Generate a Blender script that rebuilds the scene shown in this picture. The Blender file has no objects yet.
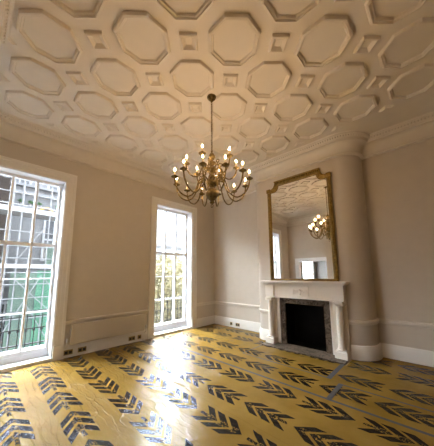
import bpy, bmesh, math, random
from mathutils import Vector, Matrix
random.seed(7)
S = bpy.context.scene
COL = S.collection
PI = math.pi

# ------------------------------------------------------------------ camera
FPX, CXP, CYP, YAW, PITCH, ROLL = 227.5, 217.5, 242.4, -0.760, 0.138, -0.008
cam = bpy.data.cameras.new('camera')
cam_o = bpy.data.objects.new('camera', cam)
COL.objects.link(cam_o)
cam.sensor_fit = 'HORIZONTAL'
cam.sensor_width = 36.0
cam.lens = FPX / 434.0 * 36.0
cam.shift_x = -(CXP - 217.0) / 434.0
cam.shift_y = (CYP - 223.0) / 434.0
cam.clip_start = 0.02
fw = Vector((math.sin(YAW) * math.cos(PITCH), math.cos(YAW) * math.cos(PITCH), math.sin(PITCH)))
rt0 = Vector((math.cos(YAW), -math.sin(YAW), 0))
up0 = rt0.cross(fw)
rt = rt0 * math.cos(ROLL) + up0 * math.sin(ROLL)
up = -rt0 * math.sin(ROLL) + up0 * math.cos(ROLL)
m = Matrix((rt, up, -fw)).transposed().to_4x4()
m.translation = Vector((0, 0, 1.5))
cam_o.matrix_world = m
S.camera = cam_o

# ------------------------------------------------------------------ world, exposure
S.view_settings.view_transform = 'Standard'
S.view_settings.look = 'None'
S.view_settings.gamma = 1.0
S.view_settings.use_curve_mapping = False
S.view_settings.exposure = 0.47
w = bpy.data.worlds.new('overcast_sky')
S.world = w
w.use_nodes = True
bg = w.node_tree.nodes['Background']
bg.inputs[0].default_value = (0.91, 0.95, 1.0, 1)
# overcast sky, brightest round the veiled sun beyond the houses opposite
SKY_BASE, SKY_GLOW = 10.0, 135.0
_t = w.node_tree
_tc = _t.nodes.new('ShaderNodeTexCoord')
_dp = _t.nodes.new('ShaderNodeVectorMath')
_dp.operation = 'DOT_PRODUCT'
_dp.inputs[1].default_value = Vector((-0.84, 0.0, 0.44)).normalized()
_t.links.new(_tc.outputs['Generated'], _dp.inputs[0])
_mx = _t.nodes.new('ShaderNodeMath')
_mx.operation = 'MAXIMUM'
_mx.inputs[1].default_value = 0.0
_t.links.new(_dp.outputs['Value'], _mx.inputs[0])
_pw = _t.nodes.new('ShaderNodeMath')
_pw.operation = 'POWER'
_pw.inputs[1].default_value = 2.5
_t.links.new(_mx.outputs[0], _pw.inputs[0])
_ma = _t.nodes.new('ShaderNodeMath')
_ma.operation = 'MULTIPLY_ADD'
_ma.inputs[1].default_value = SKY_GLOW
_ma.inputs[2].default_value = SKY_BASE
_t.links.new(_pw.outputs[0], _ma.inputs[0])
_t.links.new(_ma.outputs[0], bg.inputs[1])
BULB = 390.0

# ------------------------------------------------------------------ node helpers
def new_mat(name):
    mt = bpy.data.materials.new(name)
    mt.use_nodes = True
    nt = mt.node_tree
    return mt, nt, nt.nodes['Principled BSDF']

def nd(nt, typ, **kw):
    n = nt.nodes.new(typ)
    for k, v in kw.items():
        setattr(n, k, v)
    return n

def mth(nt, op, a, b=None, c=None):
    n = nt.nodes.new('ShaderNodeMath')
    n.operation = op
    for i, v in enumerate((a, b, c)):
        if v is None:
            continue
        if isinstance(v, (int, float)):
            n.inputs[i].default_value = v
        else:
            nt.links.new(v, n.inputs[i])
    return n.outputs[0]

def coords(nt, scale=(1, 1, 1), rot=(0, 0, 0)):
    tc = nt.nodes.new('ShaderNodeTexCoord')
    mp = nt.nodes.new('ShaderNodeMapping')
    mp.inputs['Scale'].default_value = scale
    mp.inputs['Rotation'].default_value = rot
    nt.links.new(tc.outputs['Object'], mp.inputs[0])
    return mp.outputs[0]

def noise(nt, vec, scale, detail=3, rough=0.5, dist=0.0):
    n = nt.nodes.new('ShaderNodeTexNoise')
    n.inputs['Scale'].default_value = scale
    n.inputs['Detail'].default_value = detail
    n.inputs['Roughness'].default_value = rough
    n.inputs['Distortion'].default_value = dist
    nt.links.new(vec, n.inputs['Vector'])
    return n.outputs['Fac']

def ramp(nt, fac, stops):
    r = nt.nodes.new('ShaderNodeValToRGB')
    el = r.color_ramp.elements
    while len(el) < len(stops):
        el.new(0.5)
    for e, (p, c) in zip(el, stops):
        e.position = p
        e.color = (c[0], c[1], c[2], 1)
    nt.links.new(fac, r.inputs[0])
    return r.outputs[0]

def simple(name, col, rough=0.6, metal=0.0, var=0.06, scale=6.0, bump=0.0, bscale=60.0, spec=0.5):
    mt, nt, b = new_mat(name)
    v = coords(nt)
    f = noise(nt, v, scale)
    lo = [max(0, c * (1 - var)) for c in col]
    hi = [min(1, c * (1 + var)) for c in col]
    nt.links.new(ramp(nt, f, [(0.3, lo), (0.7, hi)]), b.inputs['Base Color'])
    b.inputs['Roughness'].default_value = rough
    b.inputs['Metallic'].default_value = metal
    b.inputs['Specular IOR Level'].default_value = spec
    if bump > 0:
        bp = nt.nodes.new('ShaderNodeBump')
        bp.inputs['Strength'].default_value = bump
        bp.inputs['Distance'].default_value = 0.01
        nt.links.new(noise(nt, v, bscale), bp.inputs['Height'])
        nt.links.new(bp.outputs[0], b.inputs['Normal'])
    return mt

M = {}
M['wall'] = simple('wall_paint', (0.575, 0.51, 0.435), 0.75, var=0.02, bump=0.05, bscale=120, spec=0.2)
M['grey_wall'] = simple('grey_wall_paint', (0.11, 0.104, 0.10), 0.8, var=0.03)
M['ceiling'] = simple('ceiling_paint', (0.73, 0.665, 0.585), 0.7, var=0.02, spec=0.2)
M['cornice'] = simple('cornice_paint', (0.70, 0.64, 0.565), 0.6, var=0.02, spec=0.3)
M['trim'] = simple('white_gloss_trim', (0.78, 0.745, 0.70), 0.38, var=0.015)
M['sash'] = simple('white_sash_paint', (0.82, 0.83, 0.86), 0.4, var=0.015)
M['radiator'] = simple('radiator_enamel', (0.54, 0.485, 0.42), 0.45, var=0.01)
M['mantel'] = simple('mantel_paint', (0.76, 0.70, 0.63), 0.55, var=0.02)
M['black'] = simple('soot_black', (0.006, 0.006, 0.006), 0.95, var=0.2, spec=0.05)
M['dark_iron'] = simple('black_iron', (0.010, 0.010, 0.011), 0.8, spec=0.1)
M['socket'] = simple('antique_brass_plate', (0.36, 0.26, 0.12), 0.4, metal=0.8)
M['socket_dark'] = simple('black_socket_insert', (0.015, 0.013, 0.012), 0.5)
M['chrome'] = simple('satin_chrome', (0.6, 0.58, 0.55), 0.3, metal=0.9)
M['tape'] = simple('grey_duct_tape', (0.06, 0.056, 0.055), 0.8, var=0.1, scale=14, spec=0.1)
M['candle'] = simple('ivory_candle_sleeve', (0.62, 0.50, 0.36), 0.5)
M['floorboard'] = simple('oak_boards', (0.35, 0.22, 0.11), 0.5, var=0.2)
M['render'] = simple('pale_stucco', (0.12, 0.125, 0.135), 0.8, var=0.1, scale=1.2)
M['pale'] = simple('white_stucco', (0.26, 0.265, 0.275), 0.8, var=0.05)
M['outwin'] = simple('pale_window_blinds', (0.13, 0.14, 0.16), 0.5)
M['stone'] = simple('sooty_stone', (0.13, 0.125, 0.125), 0.85, var=0.2, scale=1.5)
M['brickdark'] = simple('dark_brick', (0.022, 0.016, 0.014), 0.85, var=0.3, scale=3)
M['outglass'] = simple('dark_window_glass', (0.03, 0.035, 0.045), 0.15, var=0.3)
M['galv'] = simple('galvanised_tube', (0.14, 0.145, 0.155), 0.5, metal=0.3, var=0.15)
M['plank'] = simple('scaffold_plank', (0.14, 0.135, 0.13), 0.8, var=0.2)
M['net'] = simple('green_debris_netting', (0.042, 0.072, 0.058), 0.75, var=0.35, scale=1.6, bump=0.4, bscale=4)
M['netb'] = simple('bright_green_netting', (0.028, 0.10, 0.064), 0.75, var=0.25, scale=1.6)
M['sheet'] = simple('white_sheeting', (0.24, 0.25, 0.27), 0.6, var=0.08, scale=1.2, bump=0.5, bscale=2)
M['yellow'] = simple('yellow_paint', (0.40, 0.23, 0.05), 0.6)
M['plant'] = simple('balcony_greenery', (0.04, 0.10, 0.04), 0.7)
M['road'] = simple('asphalt', (0.05, 0.05, 0.055), 0.9)
M['bark'] = simple('pale_bark', (0.11, 0.09, 0.06), 0.9)
M['leaf'] = simple('yellow_autumn_leaves', (0.19, 0.165, 0.085), 0.7, var=0.45, scale=3)

def mat_brass():
    mt, nt, b = new_mat('aged_brass')
    f = noise(nt, coords(nt), 30, 4)
    nt.links.new(ramp(nt, f, [(0.3, (0.085, 0.06, 0.026)), (0.7, (0.27, 0.195, 0.085))]), b.inputs['Base Color'])
    b.inputs['Metallic'].default_value = 0.9
    b.inputs['Roughness'].default_value = 0.42
    return mt
M['brass'] = mat_brass()

def mat_gilt():
    mt, nt, b = new_mat('antique_gilding')
    v = coords(nt)
    f = noise(nt, v, 28, 5, 0.65)
    nt.links.new(ramp(nt, f, [(0.32, (0.12, 0.072, 0.014)), (0.68, (0.34, 0.22, 0.052))]), b.inputs['Base Color'])
    b.inputs['Metallic'].default_value = 0.55
    b.inputs['Roughness'].default_value = 0.45
    bp = nt.nodes.new('ShaderNodeBump')
    bp.inputs['Strength'].default_value = 0.4
    bp.inputs['Distance'].default_value = 0.006
    nt.links.new(noise(nt, v, 70, 3), bp.inputs['Height'])
    nt.links.new(bp.outputs[0], b.inputs['Normal'])
    return mt
M['gilt'] = mat_gilt()

def mat_marble():
    mt, nt, b = new_mat('brown_veined_marble')
    v = coords(nt)
    f = noise(nt, v, 9, 8, 0.62, 1.6)
    nt.links.new(ramp(nt, f, [(0.28, (0.022, 0.015, 0.010)), (0.45, (0.062, 0.044, 0.030)), (0.56, (0.15, 0.112, 0.082)), (0.70, (0.033, 0.022, 0.016))]), b.inputs['Base Color'])
    b.inputs['Roughness'].default_value = 0.4
    b.inputs['Specular IOR Level'].default_value = 0.1
    return mt
M['marble'] = mat_marble()

def mat_mirror():
    mt, nt, b = new_mat('old_mirror_silvering')
    f = noise(nt, coords(nt), 3, 2)
    nt.links.new(ramp(nt, f, [(0.3, (0.84, 0.84, 0.82)), (0.7, (0.88, 0.88, 0.86))]), b.inputs['Base Color'])
    b.inputs['Metallic'].default_value = 1.0
    b.inputs['Roughness'].default_value = 0.015
    return mt
M['mirror'] = mat_mirror()

def mat_glass():
    mt = bpy.data.materials.new('window_glass')
    mt.use_nodes = True
    nt = mt.node_tree
    nt.nodes.clear()
    out = nt.nodes.new('ShaderNodeOutputMaterial')
    tr = nt.nodes.new('ShaderNodeBsdfTransparent')
    tr.inputs[0].default_value = (0.95, 0.965, 0.97, 1)
    gl = nt.nodes.new('ShaderNodeBsdfGlossy')
    gl.inputs['Roughness'].default_value = 0.02
    mx = nt.nodes.new('ShaderNodeMixShader')
    fr = nt.nodes.new('ShaderNodeFresnel')
    # thin sheet: the same reflectance from either face
    ge = nt.nodes.new('ShaderNodeNewGeometry')
    nt.links.new(mth(nt, 'SUBTRACT', 1.45, mth(nt, 'MULTIPLY', ge.outputs['Backfacing'], 1.45 - 1 / 1.45)), fr.inputs[0])
    nt.links.new(fr.outputs[0], mx.inputs[0])
    nt.links.new(tr.outputs[0], mx.inputs[1])
    nt.links.new(gl.outputs[0], mx.inputs[2])
    nt.links.new(mx.outputs[0], out.inputs[0])
    return mt
M['glass'] = mat_glass()

def mat_bulb():
    mt, nt, b = new_mat('warm_candle_bulb')
    b.inputs['Base Color'].default_value = (1, 0.85, 0.6, 1)
    b.inputs['Emission Color'].default_value = (1.0, 0.66, 0.34, 1)
    b.inputs['Emission Strength'].default_value = BULB
    return mt
M['bulb'] = mat_bulb()

def mat_film(name, rows):
    """amber printed sheet: rows = [(row centre y, direction of the arrow tips in x, x of one tip)]"""
    mt, nt, b = new_mat(name)
    tc = nt.nodes.new('ShaderNodeTexCoord')
    sp = nt.nodes.new('ShaderNodeSeparateXYZ')
    nt.links.new(tc.outputs['Object'], sp.inputs[0])
    X, Y = sp.outputs[0], sp.outputs[1]
    vec = tc.outputs['Object']
    # slight drift of the printed rows where the sheet is pulled out of true
    lowf = mth(nt, 'MULTIPLY', mth(nt, 'SUBTRACT', noise(nt, vec, 1.3, 1), 0.5), 0.10)
    Yd = mth(nt, 'ADD', Y, lowf)
    lowf2 = mth(nt, 'MULTIPLY', mth(nt, 'SUBTRACT', noise(nt, coords(nt, (1, 1, 1), (0, 0, 0.6)), 9, 2), 0.5), 0.014)
    ink = None
    speck = noise(nt, coords(nt, (1, 1, 1)), 75, 1)
    for (yc, dr, tip) in rows:
        v = mth(nt, 'ADD', mth(nt, 'SUBTRACT', Yd, yc), lowf2)
        av = mth(nt, 'ABSOLUTE', v)
        u0 = mth(nt, 'SUBTRACT', tip, X) if dr > 0 else mth(nt, 'SUBTRACT', X, tip)
        u = mth(nt, 'FLOORED_MODULO', u0, 0.62)
        t = mth(nt, 'SUBTRACT', u, mth(nt, 'MULTIPLY', av, 1.30))
        tm = mth(nt, 'FLOORED_MODULO', t, 0.155)
        a = mth(nt, 'LESS_THAN', tm, 0.108)
        a = mth(nt, 'MULTIPLY', a, mth(nt, 'GREATER_THAN', t, 0.0))
        a = mth(nt, 'MULTIPLY', a, mth(nt, 'LESS_THAN', t, 0.44))
        a = mth(nt, 'MULTIPLY', a, mth(nt, 'LESS_THAN', av, 0.128))
        # small broken lettering reversed out along the arrow's spine
        sp_ = mth(nt, 'MULTIPLY', mth(nt, 'LESS_THAN', mth(nt, 'ABSOLUTE', mth(nt, 'SUBTRACT', av, 0.022)), 0.016),
                  mth(nt, 'GREATER_THAN', speck, 0.55))
        sp_ = mth(nt, 'MULTIPLY', sp_, mth(nt, 'GREATER_THAN', u, 0.06))
        a = mth(nt, 'MULTIPLY', a, mth(nt, 'SUBTRACT', 1.0, sp_))
        # little printed word between two arrows
        k = mth(nt, 'LESS_THAN', mth(nt, 'ABSOLUTE', mth(nt, 'SUBTRACT', u, 0.50)), 0.055)
        k = mth(nt, 'MULTIPLY', k, mth(nt, 'LESS_THAN', av, 0.018))
        k = mth(nt, 'MULTIPLY', k, mth(nt, 'GREATER_THAN', speck, 0.42))
        a = mth(nt, 'MAXIMUM', a, k)
        ink = a if ink is None else mth(nt, 'MAXIMUM', ink, a)
    base = ramp(nt, noise(nt, vec, 2.2, 4), [(0.3, (0.165, 0.094, 0.016)), (0.7, (0.22, 0.132, 0.028))])
    mix = nt.nodes.new('ShaderNodeMix')
    mix.data_type = 'RGBA'
    nt.links.new(ink, mix.inputs[0])
    nt.links.new(base, mix.inputs[6])
    mix.inputs[7].default_value = (0.013, 0.009, 0.006, 1)
    nt.links.new(mix.outputs[2], b.inputs['Base Color'])
    b.inputs['Roughness'].default_value = 0.25
    b.inputs['IOR'].default_value = 1.5
    b.inputs['Specular IOR Level'].default_value = 0.12
    # creases: sharp folds of the loose sheet, denser on the window side, over soft undulation
    wv = nt.nodes.new('ShaderNodeVectorMath')
    wv.operation = 'ADD'
    nn_ = nt.nodes.new('ShaderNodeTexNoise')
    nn_.inputs['Scale'].default_value = 2.0
    nt.links.new(vec, nn_.inputs['Vector'])
    sc_ = nt.nodes.new('ShaderNodeVectorMath')
    sc_.operation = 'SCALE'
    sc_.inputs['Scale'].default_value = 1.1
    nt.links.new(nn_.outputs['Color'], sc_.inputs[0])
    nt.links.new(coords(nt, (0.9, 5.0, 1), (0, 0, 0.12)), wv.inputs[0])
    nt.links.new(sc_.outputs[0], wv.inputs[1])
    vo = nt.nodes.new('ShaderNodeTexVoronoi')
    vo.feature = 'DISTANCE_TO_EDGE'
    vo.inputs['Scale'].default_value = 2.4
    nt.links.new(wv.outputs[0], vo.inputs['Vector'])
    fold = mth(nt, 'SUBTRACT', 1.0, mth(nt, 'MINIMUM', mth(nt, 'MULTIPLY', vo.outputs['Distance'], 9.0), 1.0))
    fold = mth(nt, 'POWER', fold, 1.6)
    loose = mth(nt, 'ADD', 0.06, mth(nt, 'MULTIPLY', mth(nt, 'MINIMUM', mth(nt, 'MAXIMUM', mth(nt, 'MULTIPLY', mth(nt, 'ADD', mth(nt, 'ADD', X, mth(nt, 'MULTIPLY', Y, 0.55)), 0.7), -0.45), 0.0), 0.65), 1.0))
    patch = mth(nt, 'MINIMUM', mth(nt, 'MAXIMUM', mth(nt, 'MULTIPLY', mth(nt, 'SUBTRACT', noise(nt, vec, 1.7, 2), 0.38), 5.0), 0.0), 1.0)
    w2 = noise(nt, coords(nt, (1.0, 1.8, 1), (0, 0, -0.25)), 5.0, 2, 0.5, 0.6)
    w3 = noise(nt, coords(nt, (0.8, 4.5, 1), (0, 0, 0.2)), 9.0, 3, 0.6, 1.2)
    h = mth(nt, 'MULTIPLY', mth(nt, 'MULTIPLY', fold, mth(nt, 'MULTIPLY', loose, patch)), 0.6)
    h = mth(nt, 'ADD', h, mth(nt, 'MULTIPLY', w2, 0.55))
    h = mth(nt, 'ADD', h, mth(nt, 'MULTIPLY', mth(nt, 'MULTIPLY', w3, loose), 0.42))
    bp = nt.nodes.new('ShaderNodeBump')
    bp.inputs['Strength'].default_value = 1.0
    bp.inputs['Distance'].default_value = 0.018
    nt.links.new(h, bp.inputs['Height'])
    nt.links.new(bp.outputs[0], b.inputs['Normal'])
    return mt

# ------------------------------------------------------------------ mesh helpers
def B():
    return bmesh.new()

def obj(name, bm, mat, parent=None, smooth=False, bevel=0.0, recalc=True):
    if recalc:
        bmesh.ops.recalc_face_normals(bm, faces=bm.faces)
    me = bpy.data.meshes.new(name)
    bm.to_mesh(me)
    bm.free()
    me.materials.append(mat)
    o = bpy.data.objects.new(name, me)
    COL.objects.link(o)
    if smooth:
        for p in me.polygons:
            p.use_smooth = True
        try:
            me.set_sharp_from_angle(angle=math.radians(40))
        except Exception:
            pass
    if bevel > 0:
        md = o.modifiers.new('bevel', 'BEVEL')
        md.width = bevel
        md.segments = 2
        md.limit_method = 'ANGLE'
    if parent:
        o.parent = parent
        o.matrix_parent_inverse = Matrix.Translation(-parent.location) if parent.type == 'EMPTY' and parent.parent is None else Matrix()
    return o

def tag(o, label, cat, group=None):
    o['label'] = label
    o['category'] = cat
    if group:
        o['group'] = group
    return o

def thing(name, label, cat, loc=(0, 0, 0), group=None):
    o = bpy.data.objects.new(name, None)
    COL.objects.link(o)
    o.location = loc
    o.empty_display_size = 0.1
    return tag(o, label, cat, group)

def struct(name, bm, mat, parent=None, **kw):
    o = obj(name, bm, mat, parent, **kw)
    if parent is None:
        o['kind'] = 'structure'
    return o

def box(bm, x0, x1, y0, y1, z0, z1):
    vs = [bm.verts.new((x, y, z)) for z in (z0, z1) for (x, y) in ((x0, y0), (x1, y0), (x1, y1), (x0, y1))]
    for f in ((0, 3, 2, 1), (4, 5, 6, 7), (0, 1, 5, 4), (1, 2, 6, 5), (2, 3, 7, 6), (3, 0, 4, 7)):
        bm.faces.new([vs[i] for i in f])

def lathe(bm, prof, c=(0, 0, 0), n=20, axis=None):
    rings = []
    for (r, z) in prof:
        if r < 1e-5:
            rings.append([bm.verts.new((c[0], c[1], c[2] + z))])
        else:
            rings.append([bm.verts.new((c[0] + r * math.cos(2 * PI * k / n), c[1] + r * math.sin(2 * PI * k / n), c[2] + z)) for k in range(n)])
    for a, b2 in zip(rings[:-1], rings[1:]):
        for k in range(n):
            k2 = (k + 1) % n
            if len(a) == 1 and len(b2) == 1:
                continue
            if len(a) == 1:
                bm.faces.new((a[0], b2[k], b2[k2]))
            elif len(b2) == 1:
                bm.faces.new((a[k], a[k2], b2[0]))
            else:
                bm.faces.new((a[k], a[k2], b2[k2], b2[k]))
    for rg in (rings[0], rings[-1]):
        if len(rg) > 2:
            bm.faces.new(rg)

def tube(bm, pts, r, n=8, closed=False, r2=None):
    pts = [Vector(p) for p in pts]
    N = len(pts)
    rings = []
    prev = None
    for i, p in enumerate(pts):
        if closed:
            t = (pts[(i + 1) % N] - pts[i - 1]).normalized()
        else:
            t = (pts[min(i + 1, N - 1)] - pts[max(i - 1, 0)]).normalized()
        if prev is None:
            a = Vector((0, 0, 1)) if abs(t.z) < 0.9 else Vector((1, 0, 0))
            nrm = (a - t * a.dot(t)).normalized()
        else:
            nrm = (prev - t * prev.dot(t)).normalized()
        prev = nrm
        bi = t.cross(nrm)
        rr = r if r2 is None else r + (r2 - r) * i / (N - 1)
        rings.append([bm.verts.new(p + (nrm * math.cos(2 * PI * k / n) + bi * math.sin(2 * PI * k / n)) * rr) for k in range(n)])
    for i in range(N if closed else N - 1):
        a, b2 = rings[i], rings[(i + 1) % N]
        for k in range(n):
            bm.faces.new((a[k], a[(k + 1) % n], b2[(k + 1) % n], b2[k]))
    if not closed:
        bm.faces.new(rings[0])
        bm.faces.new(rings[-1])

def spline(P, n=6):
    P = [Vector(p) for p in P]
    out = []
    Q = [P[0] * 2 - P[1]] + P + [P[-1] * 2 - P[-2]]
    for i in range(1, len(Q) - 2):
        a, b2, c, d = Q[i - 1:i + 3]
        for k in range(n):
            t = k / n
            out.append(0.5 * ((2 * b2) + (c - a) * t + (2 * a - 5 * b2 + 4 * c - d) * t * t + (3 * b2 - a - 3 * c + d) * t ** 3))
    out.append(P[-1])
    return out

def sweep(bm, path, prof, closed=False):
    """path: plan points, the room to the right of travel; prof: closed polygon of (distance into the room, z)"""
    N = len(path)
    P = [Vector((p[0], p[1])) for p in path]
    rings = []
    for i in range(N):
        if closed or 0 < i < N - 1:
            d1 = (P[i] - P[i - 1]).normalized()
            d2 = (P[(i + 1) % N] - P[i]).normalized()
        elif i == 0:
            d1 = d2 = (P[1] - P[0]).normalized()
        else:
            d1 = d2 = (P[-1] - P[-2]).normalized()
        n1 = Vector((d1.y, -d1.x))
        n2 = Vector((d2.y, -d2.x))
        mm = (n1 + n2).normalized()
        mm = mm / max(0.3, mm.dot(n1))
        rings.append([bm.verts.new((P[i].x + mm.x * d, P[i].y + mm.y * d, z)) for (d, z) in prof])
    K = len(prof)
    for i in range(N if closed else N - 1):
        a, b2 = rings[i], rings[(i + 1) % N]
        for k in range(K):
            bm.faces.new((a[k], a[(k + 1) % K], b2[(k + 1) % K], b2[k]))
    if not closed:
        bm.faces.new(rings[0])
        bm.faces.new(rings[-1])

def prism(bm, pts, h, plane='xy', at=0.0):
    """polygon extruded by h along the missing axis from 'at'"""
    def mk(p, q):
        if plane == 'xy':
            return (p[0], p[1], q)
        if plane == 'xz':
            return (p[0], q, p[1])
        return (q, p[0], p[1])
    a = [bm.verts.new(mk(p, at)) for p in pts]
    b2 = [bm.verts.new(mk(p, at + h)) for p in pts]
    n = len(pts)
    bm.faces.new(a)
    bm.faces.new(b2[::-1])
    for i in range(n):
        bm.faces.new((a[i], a[(i + 1) % n], b2[(i + 1) % n], b2[i]))

def arc(cx, cy, r, a0, a1, n):
    return [(cx + r * math.cos(math.radians(a0 + (a1 - a0) * i / n)), cy + r * math.sin(math.radians(a0 + (a1 - a0) * i / n))) for i in range(n + 1)]

# ------------------------------------------------------------------ room dimensions
XL, XR, YF, YB, YBR, ZC = -5.08, 0.80, 5.19, -1.0, -0.22, 4.15
YFACE = 4.70
W1 = (-0.12, 1.06)
W2 = (3.07, 4.255)
WTOP = 3.32
WT = 0.36
OPX = (-4.62, -3.36)
OPZ = 2.05
BRX = (-3.19, -0.87)

far_line = [(XL, YF), (BRX[0], YF)] + arc(BRX[0] + 0.2, YFACE + 0.2, 0.2, 180, 270, 6) + [(BRX[1] - 0.38 + 0.38 * math.sin(PI / 20 * k), YFACE + 0.36 - 0.36 * math.cos(PI / 20 * k)) for k in range(11)] + [(BRX[1], YF), (XR, YF)]

# floor
bm = B()
box(bm, XL - 0.02, XR + 0.02, -1.02, YF + 0.02, -0.12, 0.0)
struct('floor', bm, M['floorboard'])

# ceiling with raised octagon and diamond mouldings
bm = B()
box(bm, XL - 0.3, XR + 0.3, -1.3, YF + 0.4, ZC, ZC + 0.2)
PT = 0.733
GX, GY = -2.156, 2.165          # field centre: an octagon column, midway between two rows
def ring(bm, cx, cy, n, rot, prof, clip=None):
    """prof: (apothem, drop below ceiling)"""
    rings = []
    for (a, d) in prof:
        R = a / math.cos(PI / n)
        rings.append([Vector((cx + R * math.cos(rot + 2 * PI * k / n), cy + R * math.sin(rot + 2 * PI * k / n), ZC - d)) for k in range(n)])
    for a, b2 in zip(rings[:-1], rings[1:]):
        for k in range(n):
            q = [a[k], a[(k + 1) % n], b2[(k + 1) % n], b2[k]]
            bm.faces.new([bm.verts.new(v) for v in q])
octp = [(0.292, -0.002), (0.284, 0.036), (0.262, 0.042), (0.256, 0.026), (0.240, 0.022), (0.230, -0.002)]
sqp = [(0.100, -0.002), (0.092, 0.032), (0.074, 0.036), (0.036, -0.002)]
for i in range(-3, 4):
    for j in range(6):
        cx, cy = GX + PT * i, GY + PT * (j - 2.5)
        ring(bm, cx, cy, 8, PI / 8, octp)
for i in range(-4, 4):
    for j in range(7):
        cx, cy = GX + PT * (i + 0.5), GY + PT * (j - 3)
        if (i in (-4, 3)) and (j in (0, 6)):
            continue
        edge = (i == -4, i == 3, j == 0, j == 6)
        if any(edge):
            # half diamonds along the border of the field
            k = 0.115
            if edge[0]:
                pts = [(cx, cy - k), (cx + k, cy), (cx, cy + k)]
            elif edge[1]:
                pts = [(cx, cy + k), (cx - k, cy), (cx, cy - k)]
            elif edge[2]:
                pts = [(cx + k, cy), (cx, cy + k), (cx - k, cy)]
            else:
                pts = [(cx - k, cy), (cx, cy - k), (cx + k, cy)]
            mx = sum(p[0] for p in pts) / 3
            my = sum(p[1] for p in pts) / 3
            o3 = [Vector((p[0], p[1], ZC + 0.002)) for p in pts]
            i3 = [Vector((mx + (p[0] - mx) * 0.45, my + (p[1] - my) * 0.45, ZC - 0.03)) for p in pts]
            for q in range(3):
                bm.faces.new([bm.verts.new(v) for v in (o3[q], o3[(q + 1) % 3], i3[(q + 1) % 3], i3[q])])
            bm.faces.new([bm.verts.new(v) for v in i3])
        else:
            ring(bm, cx, cy, 4, PI / 4 - PI / 4, sqp)
struct('ceiling', bm, M['ceiling'], recalc=False)

# window wall with two full height openings
bm = B()
for (a, b2) in ((-1.3, W1[0]), (W1[1], W2[0]), (W2[1], YF + 0.4)):
    box(bm, XL - WT, XL, a, b2, -0.1, ZC + 0.1)
for (a, b2) in (W1, W2):
    box(bm, XL - WT, XL, a, b2, WTOP, ZC + 0.1)
    box(bm, XL - WT, XL - 0.02, a, b2, -0.1, 0.02)
struct('wall_left', bm, M['wall'])

# fireplace wall with the round cornered chimney breast and the fire opening
OX0, OX1, OZ = -2.44, -1.635, 0.865
bm = B()
pl = far_line
zz0, zz1 = -0.1, ZC + 0.1
for (p, q) in zip(pl[:-1], pl[1:]):
    if abs(p[1] - YFACE) < 1e-6 and abs(q[1] - YFACE) < 1e-6:
        for (xa, xb, za, zb) in ((p[0], OX0, zz0, zz1), (OX1, q[0], zz0, zz1), (OX0, OX1, OZ, zz1), (OX0, OX1, zz0, 0.0)):
            bm.faces.new([bm.verts.new(v) for v in ((xa, YFACE, za), (xb, YFACE, za), (xb, YFACE, zb), (xa, YFACE, zb))])
    else:
        bm.faces.new([bm.verts.new(v) for v in ((p[0], p[1], zz0), (q[0], q[1], zz0), (q[0], q[1], zz1), (p[0], p[1], zz1))])
outer = [(XR + 0.2, YF + 0.35), (XL - 0.2, YF + 0.35)]
for (p, q) in zip([pl[-1]] + outer, outer + [pl[0]]):
    bm.faces.new([bm.verts.new(v) for v in ((p[0], p[1], zz0), (q[0], q[1], zz0), (q[0], q[1], zz1), (p[0], p[1], zz1))])
for z in (zz0, zz1):
    bm.faces.new([bm.verts.new((p[0], p[1], z)) for p in pl + outer])
bmesh.ops.remove_doubles(bm, verts=bm.verts, dist=1e-5)
o = struct('wall_front', bm, M['wall'], smooth=True)

bm = B()
box(bm, XR, XR + 0.2, -1.3, YF + 0.3, -0.1, ZC + 0.1)
struct('wall_right', bm, M['wall'])

# back wall: deep recess with a wide cased opening, then a projecting breast behind the viewer
bm = B()
box(bm, XL - 0.3, OPX[0], YB - 0.2, YB, -0.1, ZC + 0.1)
box(bm, OPX[1], -3.10, YB - 0.2, YB, -0.1, ZC + 0.1)
box(bm, OPX[0], OPX[1], YB - 0.2, YB, OPZ, ZC + 0.1)
box(bm, -3.10, XR + 0.2, YB - 0.2, YBR, -0.1, ZC + 0.1)
struct('wall_back', bm, M['wall'])

# ------------------------------------------------------------------ cornice, dado, skirting
outline = [(XL, YB)] + far_line + [(XR, YBR), (-3.10, YBR), (-3.10, YB)]
cove = [(-0.02, 3.775), (0.035, 3.775), (0.060, 3.79), (0.060, 3.806), (0.030, 3.82), (0.022, 3.84)]
for k in range(1, 7):
    a = k / 6 * PI / 2
    cove.append((0.022 + 0.11 * (1 - math.cos(a)), 3.84 + 0.19 * math.sin(a)))
cove += [(0.150, 4.03), (0.158, 4.045), (0.158, 4.055), (0.166, 4.075), (0.192, 4.112), (0.212, 4.118), (0.212, 4.132), (0.24, ZC + 0.01), (-0.02, ZC + 0.01)]
bm = B()
sweep(bm, outline, cove, closed=True)
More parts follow.
